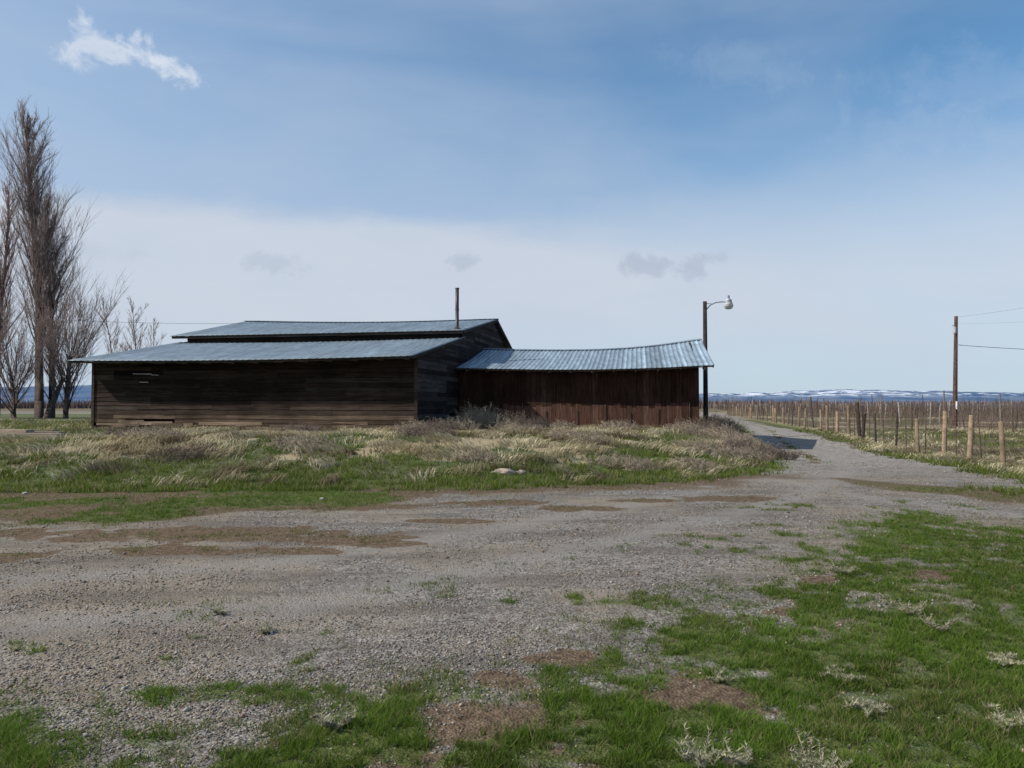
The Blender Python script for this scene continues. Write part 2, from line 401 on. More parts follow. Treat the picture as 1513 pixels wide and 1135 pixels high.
def gravel():
    x,y=scat(210000,2.6,24,.85)
    g,s,d,a,sdM,sdA=masks(x,y)
    n=fbm(x*1.4,y*1.4,111)
    k=(rng.random(len(x))<np.clip((1-g*.8)*(1-.85*d)*(1-.75*a)*(.15+1.2*sst(.38,.62,n)),0,1))&(sdM<-.1)
    x,y=x[k],y[k];z=gz(x,y);N=len(x)
    r=(.0036+.007*rng.random(N)**2.4)*(1+.05*y)
    r=np.where(rng.random(N)<.010,r*2.0,r)
    O=np.array([[1,0,0],[-1,0,0],[0,1,0],[0,-1,0],[0,0,1],[0,0,-1]],float)
    an=rng.uniform(0,6.28,N);ca,sa=np.cos(an),np.sin(an)
    v=O[None]*(r[:,None,None])*rng.uniform(.6,1.25,(N,6,1))+rng.normal(0,.18,(N,6,3))*r[:,None,None]
    v[:,:,2]*=.65
    vx=v[:,:,0]*ca[:,None]-v[:,:,1]*sa[:,None];vy=v[:,:,0]*sa[:,None]+v[:,:,1]*ca[:,None]
    V=np.stack([vx+x[:,None],vy+y[:,None],v[:,:,2]+z[:,None]+r[:,None]*.2],-1).reshape(-1,3)
    f=np.array([[0,2,4],[2,1,4],[1,3,4],[3,0,4],[2,0,5],[1,2,5],[3,1,5],[0,3,5]])
    T=((np.arange(N)*6)[:,None,None]+f[None]).reshape(-1,3)
    q=rng.random((N,1))**1.3
    col=np.array([[.090,.081,.073]])*(1-q)+np.array([[.40,.37,.335]])*q
    tan=(rng.random(N)<.25+.3*sst(0,-5,x))[:,None];col=np.where(tan,col*np.array([[1.1,.9,.7]]),col)
    return V,T,np.repeat(col,6,axis=0)
V,T,C=gravel()
np_mesh('gravel',V,T,M_stone,C)
# ---------------------------------------------------------------- BARN
O=Vector((-3.87,30.2,0));ES=Vector((-.978,.21,0));ET=Vector((.21,.978,0))
def B(s,t,z): return O+ES*s+ET*t+Vector((0,0,z))
LEN=15.27
barn=empty('wooden_barn')
def zlow(s,t): return 3.65+.187*(t+.5)-.07*math.sin(math.pi*max(0,min(1,s/LEN)))*1.0
def zup(s,t):
    u=max(-.05,min(1.05,s/LEN))
    e=5.28+.02*u; r=6.6+.24*u-.13*math.sin(math.pi*max(0,min(1,u)))
    if t<=13.2: return e+(r-e)*(t-6.1)/(13.2-6.1)
    return r-(t-13.2)*.34
def roof_sheet(name,Pf,U,per,col_fn,parent,thick=.03,nv=8,rib=.03):
    n=int(U/per);us=[];hs=[];
    for i in range(n):
        for a,hh in((0,0),(.55,0),(.68,1),(.86,1)):
            us.append((i+a)*per);hs.append(hh*rib)
    us.append(n*per);hs.append(0);us=np.array(us)*U/(n*per)
    vs=np.linspace(0,1,nv+1);nu=len(us)
    V=[];C=[]
    for layer in(0,1):
        for v in vs:
            for u,hh in zip(us,hs):
                p=Pf(u,v);V.append((p.x,p.y,p.z+(hh if layer==0 else -thick)))
                C.append(col_fn(u,v) if layer==0 else (.05,.045,.04))
    m=nu*(nv+1);Fc=[]
    for j in range(nv):
        for i in range(nu-1):
            a=j*nu+i;Fc.append((a,a+1,a+1+nu,a+nu));b=a+m;Fc.append((b,b+nu,b+1+nu,b+1))
    for i in range(nu-1):
        a=i;Fc.append((a,a+m,a+m+1,a+1));a=nv*nu+i;Fc.append((a,a+1,a+m+1,a+m))
    for j in range(nv):
        a=j*nu;Fc.append((a,a+nu,a+nu+m,a+m));a=j*nu+nu-1;Fc.append((a,a+m,a+nu+m,a+nu))
    return np_mesh(name,np.array(V),np.array(Fc),M_roof,np.array(C),parent)
prng=np.random.default_rng(3)
pan=prng.uniform(.88,1.10,200)
def rcol(base):
    def f(u,v):
        p=pan[int(u/.92)%200]*(1-.06*(int(v*2.999)%2))
        k=(u/.3)%1
        if k>.6:p*=1.1
        return tuple(b*p for b in base)
    return f
OH=.62;EV=.80
W=LEN+OH+.12
BR=(.175,.225,.265)
roof_sheet('lower_roof',lambda u,v:B(u-.12,-EV+v*(6.85+EV),zlow(u-.12,-EV+v*(6.85+EV))),W,.3,rcol(BR),barn,rib=.02)
roof_sheet('upper_roof_front',lambda u,v:B(u-.28,6.1+v*7.1,zup(u-.28,6.1+v*7.1)),W+.2,.3,rcol(BR),barn,rib=.018)
roof_sheet('upper_roof_back',lambda u,v:B(u-.28,13.2+v*4.5,zup(u-.28,13.2+v*4.5)),W+.2,.3,rcol(BR),barn)
mb=MB()
for i in range(16):
    s0=-.3+i*(W+.25)/16;s1=s0+(W+.25)/16
    z0=zup(s0,13.2)+.045;z1=zup(s1,13.2)+.045
    for sg in(-1,1):
        k=.19 if sg<0 else .34
        mb.prism([B(s0,13.2,z0),B(s1,13.2,z1),B(s1,13.2+sg*.22,z1-.22*k),B(s0,13.2+sg*.22,z0-.22*k)],(0,0,.012),(.15,.19,.23))
mb.obj('ridge_cap',M_roof,barn)
mb=MB()
for i in range(12):
    s0=-.1+i*(W-.05)/12;s1=s0+(W-.05)/12-.004
    mb.prism([B(s0,-EV+.04,zlow(s0,-EV)-.035),B(s1,-EV+.04,zlow(s1,-EV)-.035),B(s1,-EV+.04,zlow(s1,-EV)-.11),B(s0,-EV+.04,zlow(s0,-EV)-.11)],ET*.03,(.05,.042,.036))
    mb.prism([B(s0-.1,6.14,zup(s0,6.1)-.035),B(s1-.1,6.14,zup(s1,6.1)-.035),B(s1-.1,6.14,zup(s1,6.1)-.15),B(s0-.1,6.14,zup(s0,6.1)-.15)],ET*.03,(.045,.038,.034))
for s_ in (-.1,W-.16):
    for k in range(4):
        t0=-EV+.08+k*1.83;t1=t0+1.825
        mb.prism([B(s_,t0,zlow(s_,t0)-.035),B(s_,t1,zlow(s_,t1)-.035),B(s_,t1,zlow(s_,t1)-.15),B(s_,t0,zlow(s_,t0)-.15)],ES*.03,(.05,.045,.042))
for s_ in (-.26,W-.14):
    for t0,t1 in((6.18,9.7),(9.71,13.19),(13.21,17.6)):
        mb.prism([B(s_,t0,zup(s_,t0)-.035),B(s_,t1,zup(s_,t1)-.035),B(s_,t1,zup(s_,t1)-.17),B(s_,t0,zup(s_,t0)-.17)],ES*.03,(.045,.04,.038))
mb.obj('fascia',M_woodH,barn)
mb=MB()
for i in range(14):
    s0=.3+i*1.13;z0=zlow(s0,-.3)
    mb.prism([B(s0,-EV+.08,z0-.05-.09),B(s0+.06,-EV+.08,z0-.05-.09),B(s0+.06,-EV+.08,z0-.21),B(s0,-EV+.08,z0-.21)],ET*(EV-.1),(.20,.165,.13))
mb.obj('rafter_tails',M_woodH,barn)
wr=np.random.default_rng(12)
mb=MB();z=.3;row=0
while z<3.55:
    hb=wr.uniform(.17,.21);s=0.0
    while s<LEN:
        l=wr.choice([3.1,3.7,4.9,2.5]);e=min(LEN,s+l)
        if LEN-e<.8:e=LEN
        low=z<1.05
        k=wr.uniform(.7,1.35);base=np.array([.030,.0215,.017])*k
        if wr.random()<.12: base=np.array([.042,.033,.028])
        if low and wr.random()<.85: base=np.array([.115,.082,.058])*wr.uniform(.6,1.4)  # paler low boards: the sunlit strip below the eave shadow, painted into the colour
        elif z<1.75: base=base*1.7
        elif s>11.5: base=base*1.5  # left end brightened in colour so its sunlit corner reads
        elif z>2.0: base=base*.75  # upper boards darkened in colour to deepen the eave shade
        d0,d1=wr.normal(0,.011,2);o=wr.uniform(0,.012)
        zt=min(z+hb-.008,zlow(s,0)-.06)
        if wr.random()>.012:
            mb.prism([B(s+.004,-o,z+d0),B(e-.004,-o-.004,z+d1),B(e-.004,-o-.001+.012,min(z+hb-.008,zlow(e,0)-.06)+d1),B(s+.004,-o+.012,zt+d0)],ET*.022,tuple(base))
        s=e
    z+=hb;row+=1
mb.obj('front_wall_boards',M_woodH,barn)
mb=MB()
mb.prism([B(.05,.05,.2),B(LEN-.05,.05,.2),B(LEN-.05,.05,3.5),B(.05,.05,3.5)],ET*.05,(.012,.01,.01))
mb.prism([B(-.05,-.05,.25),B(.09,-.05,.25),B(.09,-.05,3.55),B(-.05,-.05,3.55)],ET*.016,(.05,.036,.03))
mb.prism([B(LEN-.1,-.05,.25),B(LEN+.04,-.05,.25),B(LEN+.04,-.05,3.55),B(LEN-.1,-.05,3.55)],ET*.016,(.06,.045,.035))
for s0,z0,l in((12.25,2.98,.7),(12.4,2.62,.45),(11.9,2.93,.35),(12.9,2.99,.3)):  # pale slivers painted as daylight showing through gaps in the boards
    mb.prism([B(s0,-.05,z0),B(s0+l,-.05,z0+.01),B(s0+l,-.05,z0+.04),B(s0,-.05,z0+.03)],ET*.01,(.42,.40,.38))
for q in range(12):
    s0=wr.uniform(1,14);l=wr.uniform(.8,2.4);z0=wr.uniform(.58,.85)
    mb.prism([B(s0,-.09-.004*q,z0),B(min(s0+l,LEN),-.09-.004*q,z0+wr.normal(0,.05)),B(min(s0+l,LEN),-.09-.004*q,z0+.12),B(s0,-.09-.004*q,z0+.13)],ET*.022,tuple(np.array([.21,.155,.11])*wr.uniform(.6,1.3)))
mb.obj('trim_boards_and_gap_light',M_woodH,barn)
def prof_lo(z,s):
    if z<=zlow(s,0)-.07:return 0.0
    if z<=zlow(s,6.7)-.07: return (z+.07-3.65)/.187-.5+.02
    return 6.6+max(0,(z+.12-zup(s,6.6))/((zup(s,13.2)-zup(s,6.1))/7.1))
def prof_hi(z,s):
    if z<=zup(s,17.2)-.08:return 17.2
    return 17.2-(z+.08-zup(s,17.2))/.34
for side,nm in((0.0,'gable_wall_near_shed'),(LEN,'gable_wall_far_end')):
    mb=MB();z=.3;zmax=zup(side,13.2)-.1;sg=-1 if side==0 else 1
    while z<zmax-.03:
        hb=wr.uniform(.17,.21);z1=min(z+hb,zmax)
        a0,a1=prof_lo(z,side),prof_lo(z1-.006,side);b0,b1=prof_hi(z,side),prof_hi(z1-.006,side)
        if b0-a0>.2:
            cuts=[a0]
            while cuts[-1]+5.5<b0: cuts.append(cuts[-1]+wr.uniform(2.5,4.5))
            cuts.append(b0)
            for c0,c1 in zip(cuts[:-1],cuts[1:]):
                q0=max(c0,a1) if c0==a0 else c0
                q1=min(c1,b1) if c1==b0 else c1
                q0=min(q0,q1-.01)
                o=wr.uniform(0,.014);base=np.array([.033,.028,.026])*wr.uniform(.55,1.5)
                if wr.random()<.2: base=np.array([.062,.055,.052])
                mb.prism([B(side,c0+.003,z)+ES*sg*o,B(side,c1-.003,z)+ES*sg*o,B(side,q1-.003,z1-.008)+ES*sg*(o-.01),B(side,q0+.003,z1-.008)+ES*sg*(o-.01)],ES*(-sg)*.022,tuple(base))
        z=z1
    i=side-sg*.06
    mb.prism([B(i,.12,.25),B(i,17.1,.25),B(i,17.1,zup(side,17.1)-.16),B(i,13.2,zup(side,13.2)-.2),B(i,6.7,zup(side,6.7)-.2),B(i,6.6,zlow(side,6.6)-.12),B(i,.12,zlow(side,.12)-.14)],ES*(-sg)*.04,(.012,.01,.01))
    mb.obj(nm,M_woodH,barn)
mb=MB()
mb.prism([B(.1,6.55,4.7),B(LEN-.1,6.55,4.7),B(LEN-.1,6.55,zup(LEN,6.55)-.06),B(.1,6.55,zup(0,6.55)-.06)],ET*.05,(.03,.026,.024))
z=.3
while z<4.9:
    mb.prism([B(.06,17.2,z),B(LEN-.06,17.2,z),B(LEN-.06,17.21,z+.19),B(.06,17.21,z+.19)],ET*.03,tuple(np.array([.05,.04,.035])*wr.uniform(.6,1.4)));z+=.2
mb.obj('back_and_clerestory_walls',M_woodH,barn)
c=B(.28,6.75,0);zb=zup(.28,6.75)
V,T,C=tubes_arr([[c.x,c.y,zb-.2],[c.x,c.y,zb+.95],[c.x,c.y,zb+1.0],[c.x,c.y,zb-.03],[c.x,c.y,zb+2.0]],[[c.x,c.y,zb+.95],[c.x,c.y,zb+1.0],[c.x,c.y,zb+2.02],[c.x,c.y,zb+.10],[c.x,c.y,zb+2.05]],[.09,.105,.09,.22,.105],[.09,.105,.09,.1,.105],np.array([.055,.034,.031]),16)
np_mesh('stovepipe',V,T,M_metal,C,barn)
# ---------------------------------------------------------------- SHED
shed=empty('wooden_shed')
def lerp(a,b,t): return a+(b-a)*t
WB=Vector((.21,.978,0))
EL=Vector((-2.66,35.68,0))-WB*.25;ER=Vector((9.0,33.1,0))-WB*.25;RL=Vector((-1.60,40.66,0));RR=Vector((9.7,38.0,0));KL=Vector((-.75,44.6,0));KR=Vector((10.15,42.2,0))
uk=[0,.15,.35,.55,.72,.87,1.0]
def cub(u,ys):
    return float(np.interp(np.clip(np.array([u-.06,u-.03,u,u+.03,u+.06]),0,1),uk,ys).mean())
def ze(u): return cub(u,[3.42,3.35,3.29,3.26,3.29,3.34,3.42])
def zr(u): return cub(u,[4.70,4.62,4.55,4.54,4.62,4.79,5.02])
def zk(u): return cub(u,[3.5,3.45,3.4,3.4,3.45,3.5,3.6])
SL=(ER-EL).length
def sf(u,v):
    k=u/SL;p=lerp(lerp(EL,ER,k),lerp(RL,RR,k),v);p.z=lerp(ze(k),zr(k),v)-.05*math.sin(math.pi*v);return p
def sb(u,v):
    k=u/SL;p=lerp(lerp(RL,RR,k),lerp(KL,KR,k),v);p.z=lerp(zr(k),zk(k),v);return p
sp=prng.uniform(.8,1.2,40)
def scol(u,v):
    p=sp[int(u/.9)%40]
    if (u/.9)%1>.9:p*=1.35
    return tuple(b*p for b in (.215,.275,.325))
roof_sheet('roof_front',sf,SL,.225,scol,shed,rib=.026,nv=10)
roof_sheet('roof_back',sb,SL,.225,scol,shed,rib=.028)
mb=MB()
for i in range(20):
    k0=i/20;k1=(i+1)/20
    for f in(sf,sb):
        if f is sf:a,b_,c_,d_=sf(k0*SL,1),sf(k1*SL,1),sf(k1*SL,.96),sf(k0*SL,.96)
        else:a,b_,c_,d_=sb(k0*SL,0),sb(k1*SL,0),sb(k1*SL,.04),sb(k0*SL,.04)
        mb.prism([p+Vector((0,0,.04)) for p in(a,b_,c_,d_)],(0,0,.01),(.18,.23,.28))
mb.obj('ridge_cap',M_roof,shed)
WL=Vector((-2.58,36.06,0));WR=Vector((8.45,33.72,0));WD=(WR-WL);WN=WD.length;WD.normalize()
mb=MB();u=0.0
while u<WN-.02:
    w=wr.uniform(.19,.30);u1=min(u+w,WN)
    o=wr.uniform(0,.008);r=wr.uniform(.8,1.2)
    base=np.array([.044,.0235,.017])*r
    if wr.random()<.2: base=np.array([.056,.032,.024])*r
    a=WL+WD*(u+.002);b_=WL+WD*(u1-.002)
    zt0=ze(u/WN)+.12;zt1=ze(u1/WN)+.12
    off=-WB*o
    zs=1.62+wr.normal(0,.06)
    for (za,zb2,zc,mul) in((.3,zs,zs,1.9),(zs+.004,zt0-.09,zt1-.09,.75)):  # board colour brightened below as sunlit, darkened above as eave shade
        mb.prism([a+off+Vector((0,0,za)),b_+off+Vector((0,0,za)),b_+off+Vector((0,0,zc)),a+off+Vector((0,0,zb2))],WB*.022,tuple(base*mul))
    u=u1
for q in range(9):
    u=.5+q*1.28+wr.uniform(-.2,.2);a=WL+WD*u-WB*.045
    zq=wr.uniform(1.3,1.9)
    if u<WN-.2: mb.prism([a+Vector((0,0,.4)),a+WD*.04+Vector((0,0,.4)),a+WD*.04+Vector((0,0,zq)),a+Vector((0,0,zq))],WB*.02,(.09,.065,.05))
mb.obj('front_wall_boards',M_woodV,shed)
mb=MB()
def wallseg(P0,P1,zt0,zt1,ztm=None):
    D=P1-P0;L=D.length
    N=Vector((D.y,-D.x,0)).normalized()
    k=int(L/.25)
    for i in range(k):
        a=P0+D*(i/k);b_=P0+D*((i+1)/k)-D.normalized()*.006
        def zt(f):
            if ztm is None:return lerp(zt0,zt1,f)
            return lerp(zt0,ztm,f/.5) if f<.5 else lerp(ztm,zt1,(f-.5)/.5)
        o=N*wr.uniform(0,.015)
        mb.prism([a+o+Vector((0,0,.1)),b_+o+Vector((0,0,.1)),b_+o+Vector((0,0,zt((i+1)/k))),a+o+Vector((0,0,zt(i/k)))],-N*.022,tuple(np.array([.045,.032,.027])*wr.uniform(.6,1.4)))
BRc=Vector((9.55,41.7,0));BLc=Vector((-.8,44.1,0))
wallseg(WR+WD*.02+Vector((0,.03,0)),BRc,3.42,3.55,4.85)
wallseg(BRc,BLc,3.42,3.42)
li=WL+WB*.06;lj=WR+WB*.06-WD*.05
mb.prism([li+Vector((0,0,.25)),lj+Vector((0,0,.25)),lj+Vector((0,0,3.2)),li+Vector((0,0,3.2))],WB*.03,(.012,.01,.01))
mb.obj('side_and_back_walls',M_woodV,shed)
mb=MB()
for i in range(12):
    k=(i+.5)/12;p=lerp(EL,ER,k)+WB*.06;zz=ze(k)
    mb.prism([p+Vector((0,0,zz-.05)),p+WD*.06+Vector((0,0,zz-.05)),p+WD*.06+Vector((0,0,zz-.15)),p+Vector((0,0,zz-.15))],WB*.52,(.12,.09,.07))
for i in range(16):
    k0=i/16;k1=(i+1)/16-.002
    p=lerp(EL,ER,k0)+WB*.02;q=lerp(EL,ER,k1)+WB*.02
    mb.prism([p+Vector((0,0,ze(k0)-.035)),q+Vector((0,0,ze(k1)-.035)),q+Vector((0,0,ze(k1)-.09)),p+Vector((0,0,ze(k0)-.09))],WB*.03,(.05,.04,.033))
for v0,v1 in((.01,.5),(.5,.99)):
    a=sf(SL-.03,v0);b_=sf(SL-.03,v1);mb.prism([a-Vector((0,0,.035)),b_-Vector((0,0,.035)),b_-Vector((0,0,.15)),a-Vector((0,0,.15))],-WD*.03,(.06,.05,.045))
mb.obj('rafters_and_fascia',M_woodV,shed)
# ---------------------------------------------------------------- street lamp
lamp=empty('street_lamp')
lx,ly=10.66,41.0;lz=float(gz(lx,ly));top=7.35
V,T,C=tubes_arr([[lx,ly,lz-.3]],[[lx,ly,top]],.14,.105,np.array([.040,.030,.027]),14)
np_mesh('pole',V,T,M_bark,C,lamp)
pts=[(lx+.08,ly,top-.45),(lx+.3,ly-.02,top-.2),(lx+.6,ly-.05,top-.06),(lx+.95,ly-.08,top-.03),(lx+1.2,ly-.1,top-.05)]
pts2=[(lx+.08,ly,top-.12),(lx+.35,ly-.02,top-.13),(lx+.5,ly-.04,top-.11)]
A=tubes_arr(pts[:-1],pts[1:],.032,.032,np.array([.35,.36,.37]),8);A2=tubes_arr(pts2[:-1],pts2[1:],.018,.018,np.array([.3,.3,.3]),6)
V,T,C=merge([A,A2]);np_mesh('arm',V,T,M_metal,C,lamp)
hx,hy=lx+1.28,ly-.1
prof=[(.0,.15),(.09,.14),(.15,.09),(.19,-.02),(.20,-.1),(.24,-.16),(.25,-.24),(.23,-.34),(.17,-.42),(.0,-.46)]
L=[]
hcols=[(.5,.52,.54)]*4+[(.6,.6,.57)]*5
for (r0,z0),(r1,z1),cc in zip(prof[:-1],prof[1:],hcols):
    L.append(tubes_arr([[hx,hy,top+z0]],[[hx,hy,top+z1-1e-4]],max(r0,.001),max(r1,.001),np.array(cc),18))
L.append(tubes_arr([[hx,hy,top+.14]],[[hx,hy,top+.32]],.065,.055,np.array([.12,.13,.15]),12))
V,T,C=merge(L);np_mesh('lamp_head',V,T,M_metal,C,lamp)
# ---------------------------------------------------------------- utility pole
up=empty('utility_pole')
ux,uy=34.0,57.0
ut=1.65+131*57/F
V,T,C=tubes_arr([[ux-.15,uy,-.3]],[[ux+.1,uy,ut]],.18,.12,np.array([.085,.055,.045]),12)
np_mesh('pole',V,T,M_bark,C,up)
L=[tubes_arr([[ux-.18,uy-.25,ut-1.35]],[[ux-.18,uy-.25,ut-.85]],.13,.13,np.array([.30,.31,.33]),12),
   tubes_arr([[ux-.1,uy-.1,ut-.7]],[[ux-.35,uy-.2,ut-.75]],.03,.03,np.array([.3,.3,.3]),6),
   tubes_arr([[ux+.05,uy-.16,ut-2.2]],[[ux+.35,uy-.2,ut-2.25]],.03,.03,np.array([.5,.5,.5]),6),
   tubes_arr([[ux-.1,uy-.2,1.3]],[[ux-.08,uy-.19,1.9]],.07,.07,np.array([.5,.5,.5]),8)]
V,T,C=merge(L);np_mesh('fittings',V,T,M_metal,C,up)
def cable(a,b,sag,r,n=24):
    a=np.array(a,float);b=np.array(b,float);t=np.linspace(0,1,n+1)[:,None]
    P=a+(b-a)*t;P[:,2]-=sag*4*(t[:,0]*(1-t[:,0]));return tubes_arr(P[:-1],P[1:],r,r,np.array([.06,.06,.065]),4)
V,T,C=merge([cable((ux+.3,uy-.2,ut-2.25),(62,40,5.6),.9,.018),cable((ux,uy,ut-.1),(48,30,11),.5,.006),cable((ux,uy,ut-.6),(46,28,7.2),.5,.004)])
np_mesh('power_lines',V,T,M_metal,C,up)
V,T,C=cable((-26.5,44,1.65+120*46/F),(B(12,13,0).x,B(12,13,0).y,6.7),.15,.008)
np_mesh('service_wire',V,T,M_metal,C)
# ---------------------------------------------------------------- fence
fence=empty('wire_fence')
def FL(k,off=0): return np.array([14+.21*k+.978*off,21+.978*k-.21*off])
L=[];W_=[]
ks=[-8.2,-5.4,-2.6,.15]
k=2.7
while k<110: ks.append(k);k+=2.75 if k<60 else 4
fr=np.random.default_rng(5)
for i,k in enumerate(ks):
    x,y=FL(k,fr.normal(0,.08));z=float(gz(x,y));hh=1.45+fr.uniform(-.2,.25);ln=fr.normal(0,.06,2)
    wood=fr.random()<.75
    c=np.array([.21,.155,.105])*fr.uniform(.55,1.25) if wood else np.array([.05,.04,.035])
    r=.08*fr.uniform(.75,1.2) if wood else .045
    L.append(tubes_arr([[x,y,z-.3]],[[x+ln[0],y+ln[1],z+hh]],r*1.08,r*.92,c,9))
    if fr.random()<.8:
        x2,y2=FL(k+1.1+fr.uniform(0,.8));L.append(tubes_arr([[x2,y2,-.4]],[[x2+fr.normal(0,.07),y2,1.15+fr.uniform(0,.4)]],.02,.02,np.array([.08,.055,.045]),5))
x,y=FL(17);L.append(tubes_arr([[x,y,-.3],[x+.1,y-.1,-.3]],[[x-.15,y,1.75],[x-.5,y-1.6,1.2]],[.1,.05],[.09,.05],np.array([.05,.037,.03]),10))
V,T,C=merge(L);np_mesh('fence_posts',V,T,M_bark,C,fence)
for zz in(.12,.3,.48,.66,.84,1.02,1.2,1.33):
    P=[];
    for k in ks:
        x,y=FL(k);P.append([x-.07,y,zz+fr.normal(0,.012)+float(gz(x,y))])
    P=np.array(P);W_.append(tubes_arr(P[:-1],P[1:],.004,.004,np.array([.14,.12,.11]),3))
kk=np.arange(-8,45,.3);xy=np.array([FL(k) for k in kk]);gg=gz(xy[:,0],xy[:,1]);P0=np.column_stack([xy[:,0]-.07,xy[:,1],gg+.1]);P1=P0.copy();P1[:,2]=gg+1.02
W_.append(tubes_arr(P0,P1,.003,.003,np.array([.14,.12,.11]),3))
V,T,C=merge(W_);np_mesh('fence_wire',V,T,M_metal,C,fence)
# ---------------------------------------------------------------- vineyard
L=[];vr=np.random.default_rng(8)
p0=[];p1=[];rr=[];cc=[]
c0=[];c1=[];w0=[];w1=[]
for off in np.arange(6,230,3.2):
    for k in np.arange(-20+vr.uniform(0,3),430,7.0):
        x,y=FL(k,off+vr.normal(0,.1))
        if abs(x)>y*.85+5: continue
        hh=1.85+vr.normal(0,.22)
        q=vr.random()
        if q<.10: hh+=vr.uniform(.4,1.1)
        if q>.93: continue
        p0.append([x,y,-.1]);p1.append([x+vr.normal(0,.13),y,hh]);rr.append(.04+.00012*y)
        cc.append((np.array([.12,.095,.08]) if vr.random()<.7 else np.array([.22,.20,.18]))*vr.uniform(.4,1.4))
    a=FL(-20,off);b_=FL(300,off)
    for zz in(.9,1.5):
        w0.append([a[0],a[1],zz]);w1.append([b_[0],b_[1],zz])
    nn=int(620*(1.0 if off<60 else .5))
    k=-15+275*vr.random(nn)**1.3
    x=14+.21*k+.978*off+vr.normal(0,.1,nn);y=21+.978*k-.21*off+vr.normal(0,.1,nn)
    zb=vr.uniform(.0,.95,nn)*(vr.random(nn)<.6)
    c0.append(np.column_stack([x,y,zb]));c1.append(np.column_stack([x+vr.normal(0,.28,nn),y+vr.normal(0,.3,nn),zb+vr.uniform(.3,.95,nn)]))
L.append(tubes_arr(np.array(p0),np.array(p1),np.array(rr),np.array(rr),None,4)[:2]+(np.repeat(np.array(cc),8,axis=0),))
L.append(tubes_arr(np.array(w0),np.array(w1),.006,.006,np.array([.11,.10,.10]),3))
c0=np.concatenate(c0);c1=np.concatenate(c1)
L.append(tubes_arr(c0,c1,.011+.00010*c0[:,1],.004+.00006*c0[:,1],np.array([.12,.078,.062]),3))
V,T,C=merge(L);np_mesh('vineyard',V,T,M_bark,C)
n=26000;d=vr.uniform(300,620,n);az=vr.uniform(-.75,.75,n)
x=np.tan(az)*d;y=d;cl=fbm(x*.03,y*.03,44)
h=(2.2+2.6*vr.random(n))*(.3+1.3*cl)
r=vr.random((n,1));col=np.array([[.12,.085,.078]])*(1-r)+np.array([[.22,.165,.145]])*r
V,T,C=blades_arr(np.column_stack([x,y,0*x]),h,np.full(n,.55),np.full(n,.25),col)
np_mesh('distant_orchard',V,T,M_bark,C)
# ---------------------------------------------------------------- hills
def hills(name,az0,az1,D,topfn,mat,seed):
    nx,nz=420,14
    azs=np.linspace(az0,az1,nx);V=[]
    for j in range(nz):
        t=j/(nz-1)
        for a in azs:
            Dd=D*(1+.35*t);X=math.tan(a)*Dd
            px=756+F*math.tan(a);H=topfn(px)
            base=H*Dd/F+CH
            z=base*(t**.8)*(1+.16*(float(fbm(np.array([a*60]),np.array([t*4.]),seed)[0])-.5)*(1 if j<nz-1 else .5)) if j>0 else -5
            V.append((X,Dd,z))
    for a in azs: V.append((math.tan(a)*D*1.6,D*1.6,-5))
    i=np.arange((nz+1)*nx).reshape(nz+1,nx)
    Q=np.stack([i[:-1,:-1],i[:-1,1:],i[1:,1:],i[1:,:-1]],-1).reshape(-1,4)
    np_mesh(name,np.array(V),Q,mat,None,smooth=True)
def hill_mat(snow):
    m,h,b=newmat('hazy_hills'+('_snow' if snow else ''))
    tc=h.n('ShaderNodeTexCoord');P=tc.outputs['Object']
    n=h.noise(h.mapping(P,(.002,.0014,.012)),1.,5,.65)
    c=h.mix(h.ss(n,.40,.60),(.065,.12,.215),(.13,.175,.255))  # distance haze painted in as a blue base colour
    if snow:
        s=h.n('ShaderNodeSeparateXYZ');h.put(s.inputs[0],P)
        hz=h.ss(s.outputs[2],60,125)
        n2=h.noise(h.mapping(P,(.007,.003,.045)),1.,5,.7)
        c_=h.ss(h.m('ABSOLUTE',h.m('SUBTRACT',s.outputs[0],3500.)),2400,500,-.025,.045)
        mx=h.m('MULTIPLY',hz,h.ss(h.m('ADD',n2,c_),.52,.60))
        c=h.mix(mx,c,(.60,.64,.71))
    h.put(b.inputs['Base Color'],c);b.inputs['Roughness'].default_value=1;b.inputs['Specular IOR Level'].default_value=0
    return m
hr=lambda px:np.interp(px,[700,1000,1040,1090,1120,1140,1165,1200,1240,1330,1400,1470,1530,1700,1900],[8,13,17,15.5,18.5,17.5,21,20.5,23,21,20,18.5,17,18,10])+1.8*(float(fbm(np.array([px*.05]),np.array([3.]),8)[0])-.5)
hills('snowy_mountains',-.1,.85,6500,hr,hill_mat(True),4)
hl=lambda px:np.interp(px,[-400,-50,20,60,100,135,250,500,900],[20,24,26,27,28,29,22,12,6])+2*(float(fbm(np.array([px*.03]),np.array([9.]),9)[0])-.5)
hills('blue_hills',-.9,.1,6000,hl,hill_mat(False),14)
